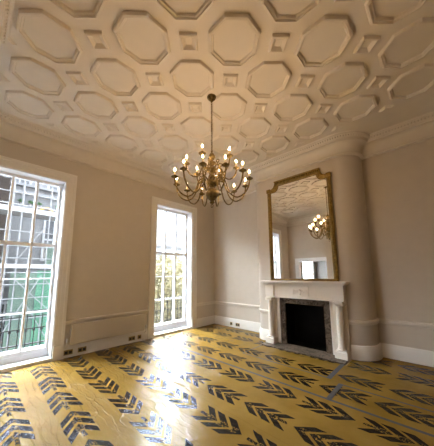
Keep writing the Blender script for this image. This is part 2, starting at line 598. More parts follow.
# egg enrichment along the bed mould
def along(path, off, step, closed=True):
    P = [Vector(p) for p in path]
    out = []
    n = len(P)
    Q = []
    for i in range(n):
        d1 = (P[i] - P[i - 1]).normalized()
        d2 = (P[(i + 1) % n] - P[i]).normalized()
        n1 = Vector((d1.y, -d1.x))
        n2 = Vector((d2.y, -d2.x))
        mm = (n1 + n2).normalized()
        Q.append(P[i] + mm * off / max(0.3, mm.dot(n1)))
    carry = 0.0
    for i in range(n):
        a, b2 = Q[i], Q[(i + 1) % n]
        L = (b2 - a).length
        d = (b2 - a).normalized()
        s = carry
        while s < L:
            out.append((a + d * s, d))
            s += step
        carry = s - L
    return out
for (p, d) in along(outline, 0.182, 0.045):
    nrm = Vector((d.y, -d.x))
    def pt(a, b2, z):
        return bm.verts.new((p.x + d.x * a + nrm.x * b2, p.y + d.y * a + nrm.y * b2, z))
    v = [pt(-0.014, -0.004, 4.092), pt(0.014, -0.004, 4.092), pt(0, -0.020, 4.070), pt(0, 0.012, 4.114), pt(0, 0.013, 4.086)]
    for f in ((0, 2, 4), (2, 1, 4), (1, 3, 4), (3, 0, 4)):
        bm.faces.new([v[i] for i in f])
struct('trim_1', bm, M['cornice'], smooth=True, recalc=True)

dado = [(-0.01, 0.585), (0.012, 0.585), (0.016, 0.605), (0.030, 0.618), (0.036, 0.640), (0.036, 0.660), (0.024, 0.672), (-0.01, 0.676)]
skirt = [(-0.01, 0.0), (0.030, 0.0), (0.030, 0.165), (0.026, 0.178), (0.026, 0.190), (0.018, 0.205), (0.018, 0.222), (0.008, 0.240), (-0.01, 0.240)]
A1 = (W1[0] - 0.16, W1[1] + 0.16)
A2 = (W2[0] - 0.16, W2[1] + 0.16)
SUR = (-2.845, -1.225)     # outside of the fire surround
iL = far_line.index([p for p in far_line if abs(p[1] - YFACE) < 1e-6][0])
right_part = [(SUR[1], YFACE)] + [p for p in far_line if p[0] > -1.22]
left_part = [p for p in far_line if p[0] < -2.95] + [(SUR[0], YFACE)]
back_a = [(XR, YF), (XR, YBR), (-3.10, YBR), (-3.10, YB), (OPX[1] + 0.14, YB)]
back_b = [(OPX[0] - 0.14, YB), (XL, YB), (XL, A1[0])]
for n_, (bb, prof, zname) in enumerate((('baseboard', skirt, 0), ('dado', dado, 1))):
    for side, paths in (('left', [[(XL, A1[1]), (XL, A2[0])]]), ('front', [[(XL, A2[1])] + left_part, right_part]), ('back', [back_a, back_b])):
        bm = B()
        for p in paths:
            sweep(bm, p, prof)
        nm = 'baseboard_' + side if bb == 'baseboard' else 'trim_%d' % (2 + ('left', 'front', 'back').index(side))
        struct(nm, bm, M['trim'] if bb == 'baseboard' else M['cornice'], smooth=True)

# ------------------------------------------------------------------ windows
def architrave(bm, y0, y1, zt, ww, x, sgn=1):
    # two stepped fascias and a back band, as three mitred frames
    for (a, b2, t) in ((0.0, 0.055, 0.016), (0.055, 0.115, 0.026), (0.115, ww, 0.045)):
        pts = [(y0 - a, 0.0), (y0 - a, zt + a), (y1 + a, zt + a), (y1 + a, 0.0), (y1 + b2, 0.0), (y1 + b2, zt + b2), (y0 - b2, zt + b2), (y0 - b2, 0.0)]
        n = len(pts)
        f = [bm.verts.new((x + sgn * t, p[0], p[1])) for p in pts]
        g = [bm.verts.new((x - sgn * 0.005, p[0], p[1])) for p in pts]
        for q in ((0, 1, 6, 7), (1, 2, 5, 6), (2, 3, 4, 5)):
            bm.faces.new([f[i] for i in q])
            bm.faces.new([g[i] for i in q][::-1])
        for i in range(n):
            bm.faces.new((f[i], f[(i + 1) % n], g[(i + 1) % n], g[i]))

def make_window(idx, y0, y1, label):
    root = bpy.data.objects.new('window_%d' % idx, None)
    COL.objects.link(root)
    root.location = (XL, (y0 + y1) / 2, 0)
    root['kind'] = 'structure'
    root['label'] = label
    bm = B()
    architrave(bm, y0, y1, WTOP, 0.16, XL)
    obj('architrave', bm, M['trim'], root)
    bm = B()
    for (a, b2) in ((y0 - 0.165, y0 - 0.0), (y1 + 0.0, y1 + 0.165)):
        box(bm, XL - 0.004, XL + 0.052, a, b2, 0, 0.25)
    obj('plinth_block', bm, M['trim'], root, bevel=0.004)
    # reveals (shutter boxes) with raised panels
    for s, yy in ((1, y0), (-1, y1)):
        bm = B()
        box(bm, XL - 0.20, XL + 0.002, min(yy, yy + s * 0.018), max(yy, yy + s * 0.018), 0.02, WTOP)
        sp = obj('shutter_panel', bm, M['sash'], root)
        bm = B()
        for (za, zb) in ((0.12, 0.62), (0.74, 1.42), (1.54, 2.22), (2.34, 3.20)):
            ya = yy + s * 0.014
            yb = yy + s * 0.030
            box(bm, XL - 0.165, XL - 0.035, min(ya, yb), max(ya, yb), za, zb)
        obj('raised_panel', bm, M['sash'], sp, bevel=0.006)
    bm = B()
    box(bm, XL - 0.20, XL + 0.002, y0, y1, WTOP - 0.018, WTOP)
    obj('head_lining', bm, M['sash'], root)
    bm = B()
    box(bm, XL - 0.36, XL + 0.03, y0 - 0.0, y1 + 0.0, 0.0, 0.06)
    box(bm, XL - 0.30, XL - 0.19, y0, y1, 0.06, 0.15)
    obj('sill', bm, M['sash'], root, bevel=0.004)
    # inner secondary glazing
    a, b2 = y0 + 0.018, y1 - 0.018
    xi = XL - 0.215
    t3 = [a + 0.05 + (b2 - a - 0.1) * k / 3 for k in (1, 2)]
    bm = B()
    box(bm, xi - 0.02, xi + 0.02, a, a + 0.055, 0.15, 3.302)
    box(bm, xi - 0.02, xi + 0.02, b2 - 0.055, b2, 0.15, 3.302)
    box(bm, xi - 0.02, xi + 0.02, a + 0.055, b2 - 0.055, 3.25, 3.302)
    box(bm, xi - 0.02, xi + 0.02, a + 0.055, b2 - 0.055, 0.15, 0.215)
    box(bm, xi - 0.02, xi + 0.025, a + 0.055, b2 - 0.055, 2.030, 2.092)
    for y in t3:
        box(bm, xi - 0.010, xi + 0.010, y - 0.018, y + 0.018, 0.215, 2.035)
        box(bm, xi - 0.010, xi + 0.010, y - 0.018, y + 0.018, 2.085, 3.25)
    obj('secondary_glazing', bm, M['sash'], root)
    bm = B()
    box(bm, xi - 0.002, xi + 0.002, a + 0.04, b2 - 0.04, 0.20, 3.26)
    obj('inner_pane', bm, M['glass'], root)
    # outer sashes with glazing bars
    for nm, xo, za, zb, rows in (('upper_sash', XL - 0.315, 2.03, 3.32, 2), ('lower_sash', XL - 0.275, 0.15, 2.09, 3)):
        bm = B()
        box(bm, xo - 0.018, xo + 0.018, y0, y0 + 0.06, za, zb)
        box(bm, xo - 0.018, xo + 0.018, y1 - 0.06, y1, za, zb)
        box(bm, xo - 0.018, xo + 0.018, y0 + 0.06, y1 - 0.06, zb - 0.045, zb)
        box(bm, xo - 0.018, xo + 0.018, y0 + 0.06, y1 - 0.06, za, za + (0.085 if nm == 'lower_sash' else 0.04))
        zl = za + (0.085 if nm == 'lower_sash' else 0.04)
        zh = zb - 0.045
        zs = [zl + (zh - zl) * k / rows for k in range(rows + 1)]
        ys = [y0 + 0.06] + t3 + [y1 - 0.06]
        for z in zs[1:-1]:
            box(bm, xo - 0.014, xo + 0.014, y0 + 0.06, y1 - 0.06, z - 0.013, z + 0.013)
        for y in t3:
            box(bm, xo - 0.0139, xo + 0.0139, y - 0.013, y + 0.013, zl, zh)
        sh = obj(nm, bm, M['sash'], root)
        bm = B()
        box(bm, xo - 0.0015, xo + 0.0015, y0 + 0.05, y1 - 0.05, za + 0.02, zb - 0.02)
        obj('pane', bm, M['glass'], sh)
    bm = B()
    for yy in (y0, y1):
        s = 1 if yy == y0 else -1
        box(bm, XL - 0.36, XL - 0.20, min(yy, yy + s * 0.016), max(yy, yy + s * 0.016), 0.06, WTOP)
    obj('sash_box', bm, M['sash'], root)
    return root

make_window(1, W1[0], W1[1], 'tall white sash window at the left edge, scaffolding outside')
make_window(2, W2[0], W2[1], 'tall white sash window right of the radiator, yellow leaves outside')

# ------------------------------------------------------------------ cased opening and adjoining room (seen in the mirror)
bm = B()
for (a, b2, t) in ((0.0, 0.05, 0.016), (0.05, 0.14, 0.032)):
    pts = [(OPX[0] - a, 0.0), (OPX[0] - a, OPZ + a), (OPX[1] + a, OPZ + a), (OPX[1] + a, 0.0), (OPX[1] + b2, 0.0), (OPX[1] + b2, OPZ + b2), (OPX[0] - b2, OPZ + b2), (OPX[0] - b2, 0.0)]
    prism(bm, pts, t + 0.005, 'xz', YB - 0.005)
box(bm, OPX[0] - 0.001, OPX[0] + 0.02, YB - 0.2, YB, 0, OPZ)
box(bm, OPX[1] - 0.02, OPX[1] + 0.001, YB - 0.2, YB, 0, OPZ)
box(bm, OPX[0], OPX[1], YB - 0.2, YB, OPZ - 0.02, OPZ + 0.001)
struct('trim_5', bm, M['sash'])
NR = (XL, -1.6, -4.4, -1.2)
bm = B()
box(bm, NR[0], NR[1], NR[2], NR[3] + 0.2, -0.12, 0.0)
struct('floor_2', bm, M['floorboard'])
bm = B()
box(bm, NR[0] - 0.3, NR[1] + 0.2, NR[2] - 0.2, NR[3], 3.4, 3.6)
struct('ceiling_2', bm, M['ceiling'])
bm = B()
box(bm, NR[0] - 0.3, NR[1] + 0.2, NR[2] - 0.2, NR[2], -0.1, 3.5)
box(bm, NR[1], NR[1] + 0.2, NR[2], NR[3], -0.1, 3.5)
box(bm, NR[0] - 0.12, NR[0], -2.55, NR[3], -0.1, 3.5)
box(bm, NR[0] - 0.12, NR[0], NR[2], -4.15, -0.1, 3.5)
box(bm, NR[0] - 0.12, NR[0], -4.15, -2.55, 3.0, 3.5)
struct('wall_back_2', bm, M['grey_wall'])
bm = B()
for (ya, yb) in ((-4.15, -4.07), (-2.63, -2.55), (-3.37, -3.33)):
    box(bm, XL - 0.10, XL - 0.05, ya, yb, 0.0, 3.0)
for z in (0.0, 1.45, 2.92):
    box(bm, XL - 0.10, XL - 0.05, -4.07, -2.63, z, z + 0.06)
w3 = struct('window_3', bm, M['sash'])
bm = B()
box(bm, XL - 0.077, XL - 0.073, -4.1, -2.6, 0.05, 2.95)
obj('pane', bm, M['glass'], w3)

# ------------------------------------------------------------------ radiator under the dado
rad = thing('radiator', 'long low flat beige panel radiator between the two windows', 'radiator', (XL, 2.03, 0.2))
bm = B()
box(bm, XL + 0.075, XL + 0.120, 1.30, 2.775, 0.235, 0.60)
obj('panel', bm, M['radiator'], rad, bevel=0.008)
for yy in (1.575, 2.475):
    bm = B()
    box(bm, XL + 0.0005, XL + 0.075, yy - 0.025, yy + 0.025, 0.28, 0.54)
    obj('wall_bracket', bm, M['radiator'], rad)
for yy, s in ((1.30, -1), (2.775, 1)):
    bm = B()
    tube(bm, [(XL + 0.097, yy - s * 0.002, 0.29), (XL + 0.097, yy + s * 0.045, 0.29)], 0.011, 8)
    lathe(bm, [(0.0, 0.0), (0.018, 0.0), (0.020, 0.03), (0.018, 0.075), (0.0, 0.08)], (XL + 0.097, yy + s * 0.045, 0.275), 10)
    tube(bm, [(XL + 0.097, yy + s * 0.045, 0.28), (XL + 0.097, yy + s * 0.045, 0.20), (XL + 0.02, yy + s * 0.045, 0.17)], 0.008, 8)
    obj('valve', bm, M['chrome'], rad, smooth=True)

# ------------------------------------------------------------------ wall sockets on the skirting
def socket(y=None, x=None, z=0.095, double=True, label=''):
    wd = 0.073 if double else 0.043
    left = x is None
    c = (XL + 0.0305, y, z) if left else (x, YF - 0.0305, z)
    t = thing('wall_socket', label, 'socket', c, 'sockets on the skirting')
    def bx(bm, a0, a1, d0, d1, z0, z1):
        if left:
            box(bm, XL + 0.030 + d0, XL + 0.030 + d1, y + a0, y + a1, z + z0, z + z1)
        else:
            box(bm, x + a0, x + a1, YF - 0.030 - d1, YF - 0.030 - d0, z + z0, z + z1)
    bm = B()
    bx(bm, -wd, wd, -0.004, 0.008, -0.043, 0.043)
    obj('plate', bm, M['socket'], t, bevel=0.002)
    for s in ((-1, 1) if double else (0,)):
        bm = B()
        bx(bm, s * 0.034 - 0.025, s * 0.034 + 0.025, 0.006, 0.0115, -0.028, 0.022)
        obj('outlet', bm, M['socket_dark'], t)
    return t
socket(y=1.30, double=True, label='double brass socket on the skirting under the radiator, nearest the scaffolding window')
socket(y=1.53, double=True, label='double brass socket under the radiator, second from the scaffolding window')
socket(y=2.52, double=True, label='double brass socket under the far end of the radiator')
socket(y=2.70, double=False, label='single brass socket beside the plinth of the leafy window')
socket(x=-4.385, double=False, label='single brass socket in the far alcove, nearer the corner')
socket(x=-4.15, double=True, label='double brass socket in the far alcove, nearer the chimney breast')

# ------------------------------------------------------------------ fireplace
fp = thing('fireplace', 'white painted fireplace with round columns and a brown marble slip', 'fireplace', (-2.035, 4.6, 0))
FC = -2.035
def moulded(bm, x0, x1, yfront, yback, prof):
    """horizontal moulding round three sides: prof (projection, z) polygon"""
    path = [(x0, yback), (x0, yfront), (x1, yfront), (x1, yback)]
    # the outside of the block is to the right of travel when going x0 back -> front -> x1 ... so flip
    sweep(bm, path, [(d, z) for d, z in prof])
bm = B()
# shelf with moulded edge
for (pj, z0, z1) in ((0.0, 1.255, 1.275), (0.018, 1.275, 1.290), (0.040, 1.290, 1.308), (0.062, 1.308, 1.345)):
    box(bm, FC - 0.812 - pj, FC + 0.812 + pj, 4.525 - pj, 4.715, z0, z1)
obj('mantel_shelf', bm, M['mantel'], fp, bevel=0.006)
bm = B()
box(bm, FC - 0.80, FC + 0.80, 4.575, 4.712, 1.02, 1.256)
box(bm, FC - 0.80, FC + 0.80, 4.562, 4.712, 0.985, 1.02)
obj('frieze', bm, M['mantel'], fp, bevel=0.004)
bm = B()
box(bm, FC - 0.17, FC + 0.17, 4.550, 4.58, 1.03, 1.25)
tb = obj('tablet', bm, M['mantel'], fp, bevel=0.006)
bm = B()
# carved urn and swags on the tablet
lathe(bm, [(0.0, 0.0), (0.022, 0.0), (0.012, 0.02), (0.035, 0.06), (0.030, 0.09), (0.014, 0.10), (0.0, 0.115)], (FC, 4.548, 1.07), 10)
for s in (-1, 1):
    tube(bm, spline([(FC + s * 0.045, 4.546, 1.16), (FC + s * 0.085, 4.544, 1.11), (FC + s * 0.135, 4.546, 1.165)]), 0.010, 6)
    tube(bm, [(FC + s * 0.138, 4.546, 1.165), (FC + s * 0.140, 4.546, 1.075)], 0.008, 6)
obj('carving', bm, M['mantel'], tb, smooth=True)
for s in (-1, 1):
    cxx = FC + s * 0.70
    bm = B()
    box(bm, cxx - 0.105, cxx + 0.105, 4.545, 4.70, 1.02, 1.256)
    obj('corner_block', bm, M['mantel'], fp, bevel=0.005)
    bm = B()
    box(bm, cxx - 0.105, cxx + 0.105, 4.49, 4.712, 0.0, 0.13)
    box(bm, cxx - 0.090, cxx + 0.090, 4.505, 4.712, 0.13, 0.15)
    obj('plinth', bm, M['mantel'], fp, bevel=0.004)
    bm = B()
    lathe(bm, [(0.0, 0.15), (0.074, 0.15), (0.078, 0.162), (0.072, 0.175), (0.062, 0.18), (0.064, 0.19), (0.058, 0.20), (0.0575, 0.45), (0.053, 0.75), (0.049, 0.895), (0.056, 0.90), (0.056, 0.912), (0.049, 0.918), (0.05, 0.93), (0.0, 0.93)], (cxx, 4.575, 0), 24)
    cl = obj('column', bm, M['mantel'], fp, smooth=True)
    bm = B()
    box(bm, cxx - 0.080, cxx + 0.080, 4.495, 4.66, 0.965, 0.986)
    box(bm, cxx - 0.066, cxx + 0.066, 4.510, 4.66, 0.928, 0.966)
    for q in (-1, 1):
        tube(bm, [(cxx + q * 0.070, 4.500, 0.943), (cxx + q * 0.070, 4.65, 0.943)], 0.024, 12)
    obj('capital', bm, M['mantel'], cl, smooth=True)
    bm = B()
    box(bm, cxx - 0.10, cxx + 0.10, 4.640, 4.712, 0.0, 0.986)
    obj('pilaster', bm, M['mantel'], fp, bevel=0.004)
    # inner white fillet next to the marble
    bm = B()
    xi = cxx - s * 0.10
    box(bm, min(xi, xi - s * 0.075), max(xi, xi - s * 0.075), 4.655, 4.712, 0.0, 0.986)
    box(bm, min(xi - s * 0.055, xi - s * 0.08), max(xi - s * 0.055, xi - s * 0.08), 4.640, 4.70, 0.0, 0.986)
    obj('jamb', bm, M['mantel'], fp, bevel=0.003)
bm = B()
sl0, sl1 = FC - 0.525, FC + 0.525
pts = [(sl0, 0.0), (sl0, 0.985), (sl1, 0.985), (sl1, 0.0), (OX1, 0.0), (OX1, OZ), (OX0, OZ), (OX0, 0.0)]
prism(bm, pts, 0.045, 'xz', 4.668)
obj('marble_slip', bm, M['marble'], fp, bevel=0.002)
bm = B()
hp = [(-2.835, 4.32), (-1.235, 4.32), (-1.235, 4.49), (-1.635, 4.70), (-2.44, 4.70), (-2.835, 4.49)]
box(bm, -2.84, -1.235, 4.315, 4.489, 0.0, 0.022)
box(bm, -2.63, -1.44, 4.489, 4.72, 0.0, 0.022)
obj('hearth', bm, M['marble'], fp)
bm = B()
x0, x1, ya, yb, z0, z1 = OX0 - 0.0, OX1 + 0.0, 4.690, 5.10, -0.0, OZ
fbv = [((x0, ya, z0), (x0, yb, z0), (x0, yb, z1), (x0, ya, z1)), ((x1, ya, z0), (x1, yb, z0), (x1, yb, z1), (x1, ya, z1)),
       ((x0, yb, z0), (x1, yb, z0), (x1, yb, z1), (x0, yb, z1)), ((x0, ya, z1), (x1, ya, z1), (x1, yb, z1), (x0, yb, z1)), ((x0, ya, z0 + 0.003), (x1, ya, z0 + 0.003), (x1, yb, z0 + 0.003), (x0, yb, z0 + 0.003))]
for q in fbv:
    bm.faces.new([bm.verts.new(v) for v in q])
obj('firebox', bm, M['black'], fp)

# ------------------------------------------------------------------ overmantel mirror
mr = thing('wall_mirror', 'tall gilt framed mirror with notched top corners above the fireplace', 'mirror', (-2.035, 4.66, 1.346))
MX0, MX1, MZ0, MZS, MZT = -2.745, -1.325, 1.347, 3.47, 3.635
FW_ = 0.08
def notch_outline(x0, x1, z0, zs, zt, nx, r):
    # sides to the shoulder, concave quarter notch, raised top rail
    pts = [(x0, z0), (x0, zs)]
    pts += [(x0 + nx - r, zs)]
    pts += [(x0 + nx - r + r * math.sin(a), zs + (zt - zs) * (1 - math.cos(a))) for a in [PI / 2 * k / 6 for k in range(1, 7)]]
    right = [(x0 + x1 - p[0], p[1]) for p in pts[::-1]]
    return pts + right
out_pts = notch_outline(MX0, MX1, MZ0, MZS, MZT, 0.20, 0.12)
in_pts = notch_outline(MX0 + FW_, MX1 - FW_, MZ0 + 0.045, MZS - 0.085, MZT - 0.105, 0.20, 0.12)
bm = B()
n = len(out_pts)
assert len(in_pts) == n
def frame_ring(bm, A, Bp, ya0, yb0, yfa, yfb):
    fa = [bm.verts.new((p[0], yfa, p[1])) for p in A]
    fb = [bm.verts.new((p[0], yfb, p[1])) for p in Bp]
    ba = [bm.verts.new((p[0], ya0, p[1])) for p in A]
    bb = [bm.verts.new((p[0], yb0, p[1])) for p in Bp]
    k = len(A)
    for i in range(k):
        j = (i + 1) % k
        bm.faces.new((fa[i], fa[j], fb[j], fb[i]))
        bm.faces.new((ba[i], bb[i], bb[j], ba[j]))
        bm.faces.new((fa[i], ba[i], ba[j], fa[j]))
        bm.faces.new((fb[i], fb[j], bb[j], bb[i]))
def lerp_pts(A, Bp, t):
    return [(a[0] + (b2[0] - a[0]) * t, a[1] + (b2[1] - a[1]) * t) for a, b2 in zip(A, Bp)]
frame_ring(bm, out_pts, lerp_pts(out_pts, in_pts, 0.30), 4.694, 4.694, 4.635, 4.628)
frame_ring(bm, lerp_pts(out_pts, in_pts, 0.30), lerp_pts(out_pts, in_pts, 0.75), 4.694, 4.694, 4.640, 4.650)
frame_ring(bm, lerp_pts(out_pts, in_pts, 0.75), in_pts, 4.694, 4.694, 4.642, 4.655)
obj('frame', bm, M['gilt'], mr)
bm = B()
prism(bm, lerp_pts(out_pts, in_pts, 0.9), 0.012, 'xz', 4.664)
obj('mirror_glass', bm, M['mirror'], mr)
# carved crest along the top rail
bm = B()
nx = 26
for k in range(nx):
    x = MX0 + 0.235 + (MX1 - MX0 - 0.47) * k / (nx - 1)
    lathe(bm, [(0.0, -0.030), (0.018, -0.018), (0.022, 0.0), (0.016, 0.020), (0.0, 0.032)], (x, 4.632, MZT - 0.055), 6)
tube(bm, [(MX0 + 0.19, 4.630, MZT - 0.010), (MX1 - 0.19, 4.630, MZT - 0.010)], 0.017, 8)
tube(bm, [(MX0 + 0.22, 4.634, MZT - 0.097), (MX1 - 0.22, 4.634, MZT - 0.097)], 0.010, 8)
obj('carved_crest', bm, M['gilt'], mr, smooth=True)
for s in (0, 1):
    xx = MX0 + 0.032 if s == 0 else MX1 - 0.032
    bm = B()
    box(bm, xx - 0.046, xx + 0.046, 4.612, 4.69, MZS - 0.075, MZS + 0.012)
    lathe(bm, [(0.0, 0.0), (0.03, 0.0), (0.0, 0.02)], (xx, 4.65, MZS + 0.011), 8)
    obj('corner_ear', bm, M['gilt'], mr, bevel=0.006)
    bm = B()
    tube(bm, [(xx, 4.632, MZ0 + 0.02), (xx, 4.632, MZS - 0.08)], 0.012, 8)
    for z in (1.40, 1.9, 2.4, 2.9, 3.3):
        lathe(bm, [(0.0, -0.02), (0.016, -0.01), (0.018, 0.0), (0.016, 0.01), (0.0, 0.02)], (xx, 4.632, z), 8)
    obj('side_bead', bm, M['gilt'], mr, smooth=True)

# ------------------------------------------------------------------ chandelier
CH = Vector((-2.19, 2.20, 0))
ch = thing('chandelier', 'eighteen light brass chandelier with curved arms hanging from the ceiling', 'chandelier', (CH.x, CH.y, ZC))
bm = B()
lathe(bm, [(0.0, 4.155), (0.068, 4.155), (0.070, 4.14), (0.060, 4.12), (0.040, 4.10), (0.022, 4.085), (0.012, 4.06), (0.0, 4.055)], CH, 20)
obj('ceiling_rose', bm, M['brass'], ch, smooth=True)
bm = B()
z = 4.055
k = 0
while z > 3.27:
    pts = []
    for q in range(12):
        a = 2 * PI * q / 12
        dx, dz = 0.011 * math.cos(a), 0.024 * math.sin(a)
        pts.append((CH.x + (dx if k % 2 == 0 else 0), CH.y + (0 if k % 2 == 0 else dx), z - 0.014 + dz))
    tube(bm, pts, 0.0042, 6, closed=True)
    z -= 0.036
    k += 1
obj('chain', bm, M['brass'], ch, smooth=True)
bm = B()
stem = [(0.0, 3.285), (0.012, 3.28), (0.016, 3.262), (0.010, 3.25), (0.026, 3.235), (0.046, 3.20), (0.050, 3.175), (0.034, 3.145), (0.018, 3.125), (0.020, 3.11),
        (0.055, 3.10), (0.062, 3.085), (0.055, 3.07), (0.024, 3.05), (0.030, 3.03), (0.066, 3.01), (0.078, 2.985), (0.066, 2.96), (0.030, 2.935), (0.024, 2.915),
        (0.050, 2.90), (0.056, 2.885), (0.034, 2.865), (0.030, 2.845), (0.070, 2.83), (0.092, 2.80), (0.092, 2.78), (0.074, 2.755), (0.036, 2.735), (0.030, 2.715),
        (0.056, 2.70), (0.084, 2.668), (0.094, 2.63), (0.086, 2.59), (0.060, 2.552), (0.034, 2.53), (0.024, 2.518), (0.036, 2.506), (0.032, 2.49), (0.010, 2.48), (0.0, 2.478)]
lathe(bm, stem[::-1], CH, 28)
obj('stem', bm, M['brass'], ch, smooth=True)
bm = B()
tube(bm, [(CH.x + 0.022 * math.cos(a), CH.y, 2.452 + 0.022 * math.sin(a)) for a in [2 * PI * q / 14 for q in range(14)]], 0.005, 6, closed=True)
obj('pull_ring', bm, M['brass'], ch, smooth=True)

def arm_meshes(R, prof, zp):
    """arm lying in the x-z plane about the chandelier axis"""
    bm = B()
    tube(bm, spline([(r, 0, z_) for r, z_ in prof], 7), 0.0105, 8)
    # leaf scroll on the inner curve
    r0, z0 = prof[1]
    tube(bm, spline([(r0 + 0.01, 0, z0 + 0.004), (r0 + 0.055, 0, z0 + 0.045), (r0 + 0.02, 0, z0 + 0.070), (r0 - 0.005, 0, z0 + 0.045), (r0 + 0.015, 0, z0 + 0.035)], 5), 0.007, 6)
    pan = B()
    lathe(pan, [(0.0, zp - 0.035), (0.010, zp - 0.035), (0.014, zp - 0.015), (0.022, zp - 0.008), (0.046, zp + 0.002), (0.050, zp + 0.010), (0.046, zp + 0.010), (0.020, zp + 0.002), (0.016, zp + 0.02), (0.019, zp + 0.034), (0.0, zp + 0.034)], (R, 0, 0), 16)
    cs = B()
    lathe(cs, [(0.0, zp + 0.030), (0.0125, zp + 0.030), (0.0125, zp + 0.088), (0.0, zp + 0.089)], (R, 0, 0), 12)
    bl = B()
    lathe(bl, [(0.0, zp + 0.088), (0.006, zp + 0.090), (0.0084, zp + 0.100), (0.0076, zp + 0.111), (0.004, zp + 0.126), (0.0, zp + 0.138)], (R, 0, 0), 12)
    return bm, pan, cs, bl

def arm_set(count, off, R, prof, zp):
    first = None
    for k in range(count):
        a = math.radians(off + 360.0 * k / count)
        if first is None:
            bms = arm_meshes(R, prof, zp)
            base = [obj('arm', bms[0], M['brass'], None, smooth=True), obj('drip_pan', bms[1], M['brass'], None, smooth=True),
                    obj('candle_sleeve', bms[2], M['candle'], None, smooth=True), obj('bulb', bms[3], M['bulb'], None, smooth=True)]
            first = base
            cur = base
        else:
            cur = []
            for o_ in first:
                c = o_.copy()
                COL.objects.link(c)
                cur.append(c)
        ar = cur[0]
        ar.parent = ch
        ar.matrix_parent_inverse = Matrix()
        ar.location = (0, 0, -ZC)
        ar.rotation_euler = (0, 0, a)
        for o_ in cur[1:]:
            o_.parent = ar
            o_.matrix_parent_inverse = Matrix()
        cur[3]['label'] = 'glowing candle bulb'
lower = [(0.075, 2.795), (0.13, 2.835), (0.19, 2.80), (0.225, 2.70), (0.275, 2.60), (0.36, 2.555), (0.455, 2.60), (0.512, 2.69), (0.53, 2.775)]
upper = [(0.055, 2.985), (0.10, 3.030), (0.145, 3.00), (0.170, 2.93), (0.215, 2.870), (0.28, 2.872), (0.342, 2.935), (0.365, 3.015)]
arm_set(12, -87, 0.53, lower, 2.80)
arm_set(6, -65, 0.365, upper, 3.04)

# ------------------------------------------------------------------ protective film over the floor
def film(label, polys, rows, z, ident):
    bm = B()
    for p in polys:
        prism(bm, p, 0.0012, 'xy', z)
    o = obj('floor_protection_film', bm, mat_film('printed_floor_film_' + ident, rows))
    return tag(o, label, 'floor film', 'printed protection sheets on the floor')
def rect(x0, x1, y0, y1):
    return [(x0, y0), (x1, y0), (x1, y1), (x0, y1)]
xa, xb = XL + 0.032, XR - 0.032
film('yellow arrow-printed film strip running from the scaffolding window, nearest the viewer', [rect(xa, xb, -0.18, 0.09)], [(-0.10, 1, -4.2)], 0.0010, 'near')
film('creased yellow film strip with two rows of left-pointing arrows in front of the scaffolding window', [rect(xa, xb, 0.07, 1.07)], [(0.40, -1, -4.03), (0.86, -1, -4.333)], 0.0024, 'window')
film('yellow film strip with right-pointing arrows in front of the radiator', [rect(xa, xb, 1.05, 2.06)], [(1.36, 1, -3.724), (1.855, 1, -3.336)], 0.0010, 'radiator')
film('yellow film strip running through the middle of the floor to the leafy window', [rect(xa, xb, 2.04, 3.06)], [(2.31, -1, -1.793), (2.82, 1, -0.747)], 0.0024, 'middle')
film('yellow film strip with left-pointing arrows between the long tape and the hearth', [rect(xa, xb, 3.04, 4.06)], [(3.33, -1, -1.92), (3.83, -1, -1.22)], 0.0010, 'hearth')
film('yellow film pieces around the hearth and into both alcoves', [rect(xa, -3.225, 4.04, YF - 0.033), rect(-0.835, xb, 4.04, YF - 0.033), rect(-3.225, -2.86, 4.04, 4.665), rect(-1.21, -0.835, 4.04, 4.665), rect(-2.86, -1.21, 4.04, 4.31),
      [(-1.25 + 0.415 * math.sin(PI / 20 * k), 5.06 - 0.395 * math.cos(PI / 20 * k)) for k in range(11)] + [(-0.835, 4.665)], arc(-2.99, 4.9, 0.235, 180, 270, 6) + [(-3.225, 4.665)]],
     [(4.40, 1, -0.62), (4.87, -1, -0.62)], 0.0024, 'alcove')
# the stub of floor in the recess by the opening
film('yellow film piece in the recess before the wide opening', [rect(xa, -3.14, -0.96, -0.16)], [(-0.55, 1, -4.2)], 0.0037, 'recess')

def tape(label, x0, x1, y0, y1, z=0.0052):
    bm = B()
    box(bm, x0, x1, y0, y1, z, z + 0.0008)
    return tag(obj('tape_strip', bm, M['tape']), label, 'tape', 'grey tape on the floor film')
tape('longest grey tape strip, running the length of the floor in front of the hearth', -4.3, xb, 3.025, 3.065)
tape('grey tape strip parallel to the hearth, level with its right corner', -2.81, -1.30, 3.625, 3.650)
tape('thin grey tape strip running right from the short broad tape', -1.10, xb, 3.535, 3.560)
tape('short broad grey tape joining the two long tapes in front of the fireplace', -1.115, -1.055, 3.066, 3.56, 0.0064)
tape('broad grey tape from the right corner of the hearth towards the viewer', -1.30, -1.235, 3.62, 4.50, 0.0064)
tape('thin grey tape from the left corner of the hearth towards the viewer', -2.83, -2.805, 3.63, 4.30, 0.0064)

# ------------------------------------------------------------------ outside
bm = B()
box(bm, -60, XL - WT - 0.02, -40, 60, -4.7, -4.5)
struct('ground', bm, M['road'])
bm = B()
box(bm, XL - WT - 0.75, XL - WT - 0.005, -1.5, 6.0, -0.18, -0.03)
struct('balcony_slab', bm, M['stone'])
bm = B()
box(bm, XL - WT, XL + 0.6, -30, 36, ZC + 0.12, 15.0)  # unseen house mass above and beside the room, added to shade the street
box(bm, XL - WT, XL - 0.1, -30, -7.5, -4.5, ZC + 0.12)
box(bm, XL - WT, XL - 0.1, YF + 0.42, 36, -4.5, ZC + 0.12)
struct('wall_left_shade', bm, M['stone'])
XRAIL = XL - WT - 0.68
rl = thing('balcony_railing', 'black iron balcony railing outside both windows', 'railing', (XRAIL, 2.2, -0.03))
bm = B()
box(bm, XRAIL - 0.02, XRAIL + 0.02, -1.5, 6.0, 0.755, 0.785)
obj('handrail', bm, M['dark_iron'], rl)
bm = B()
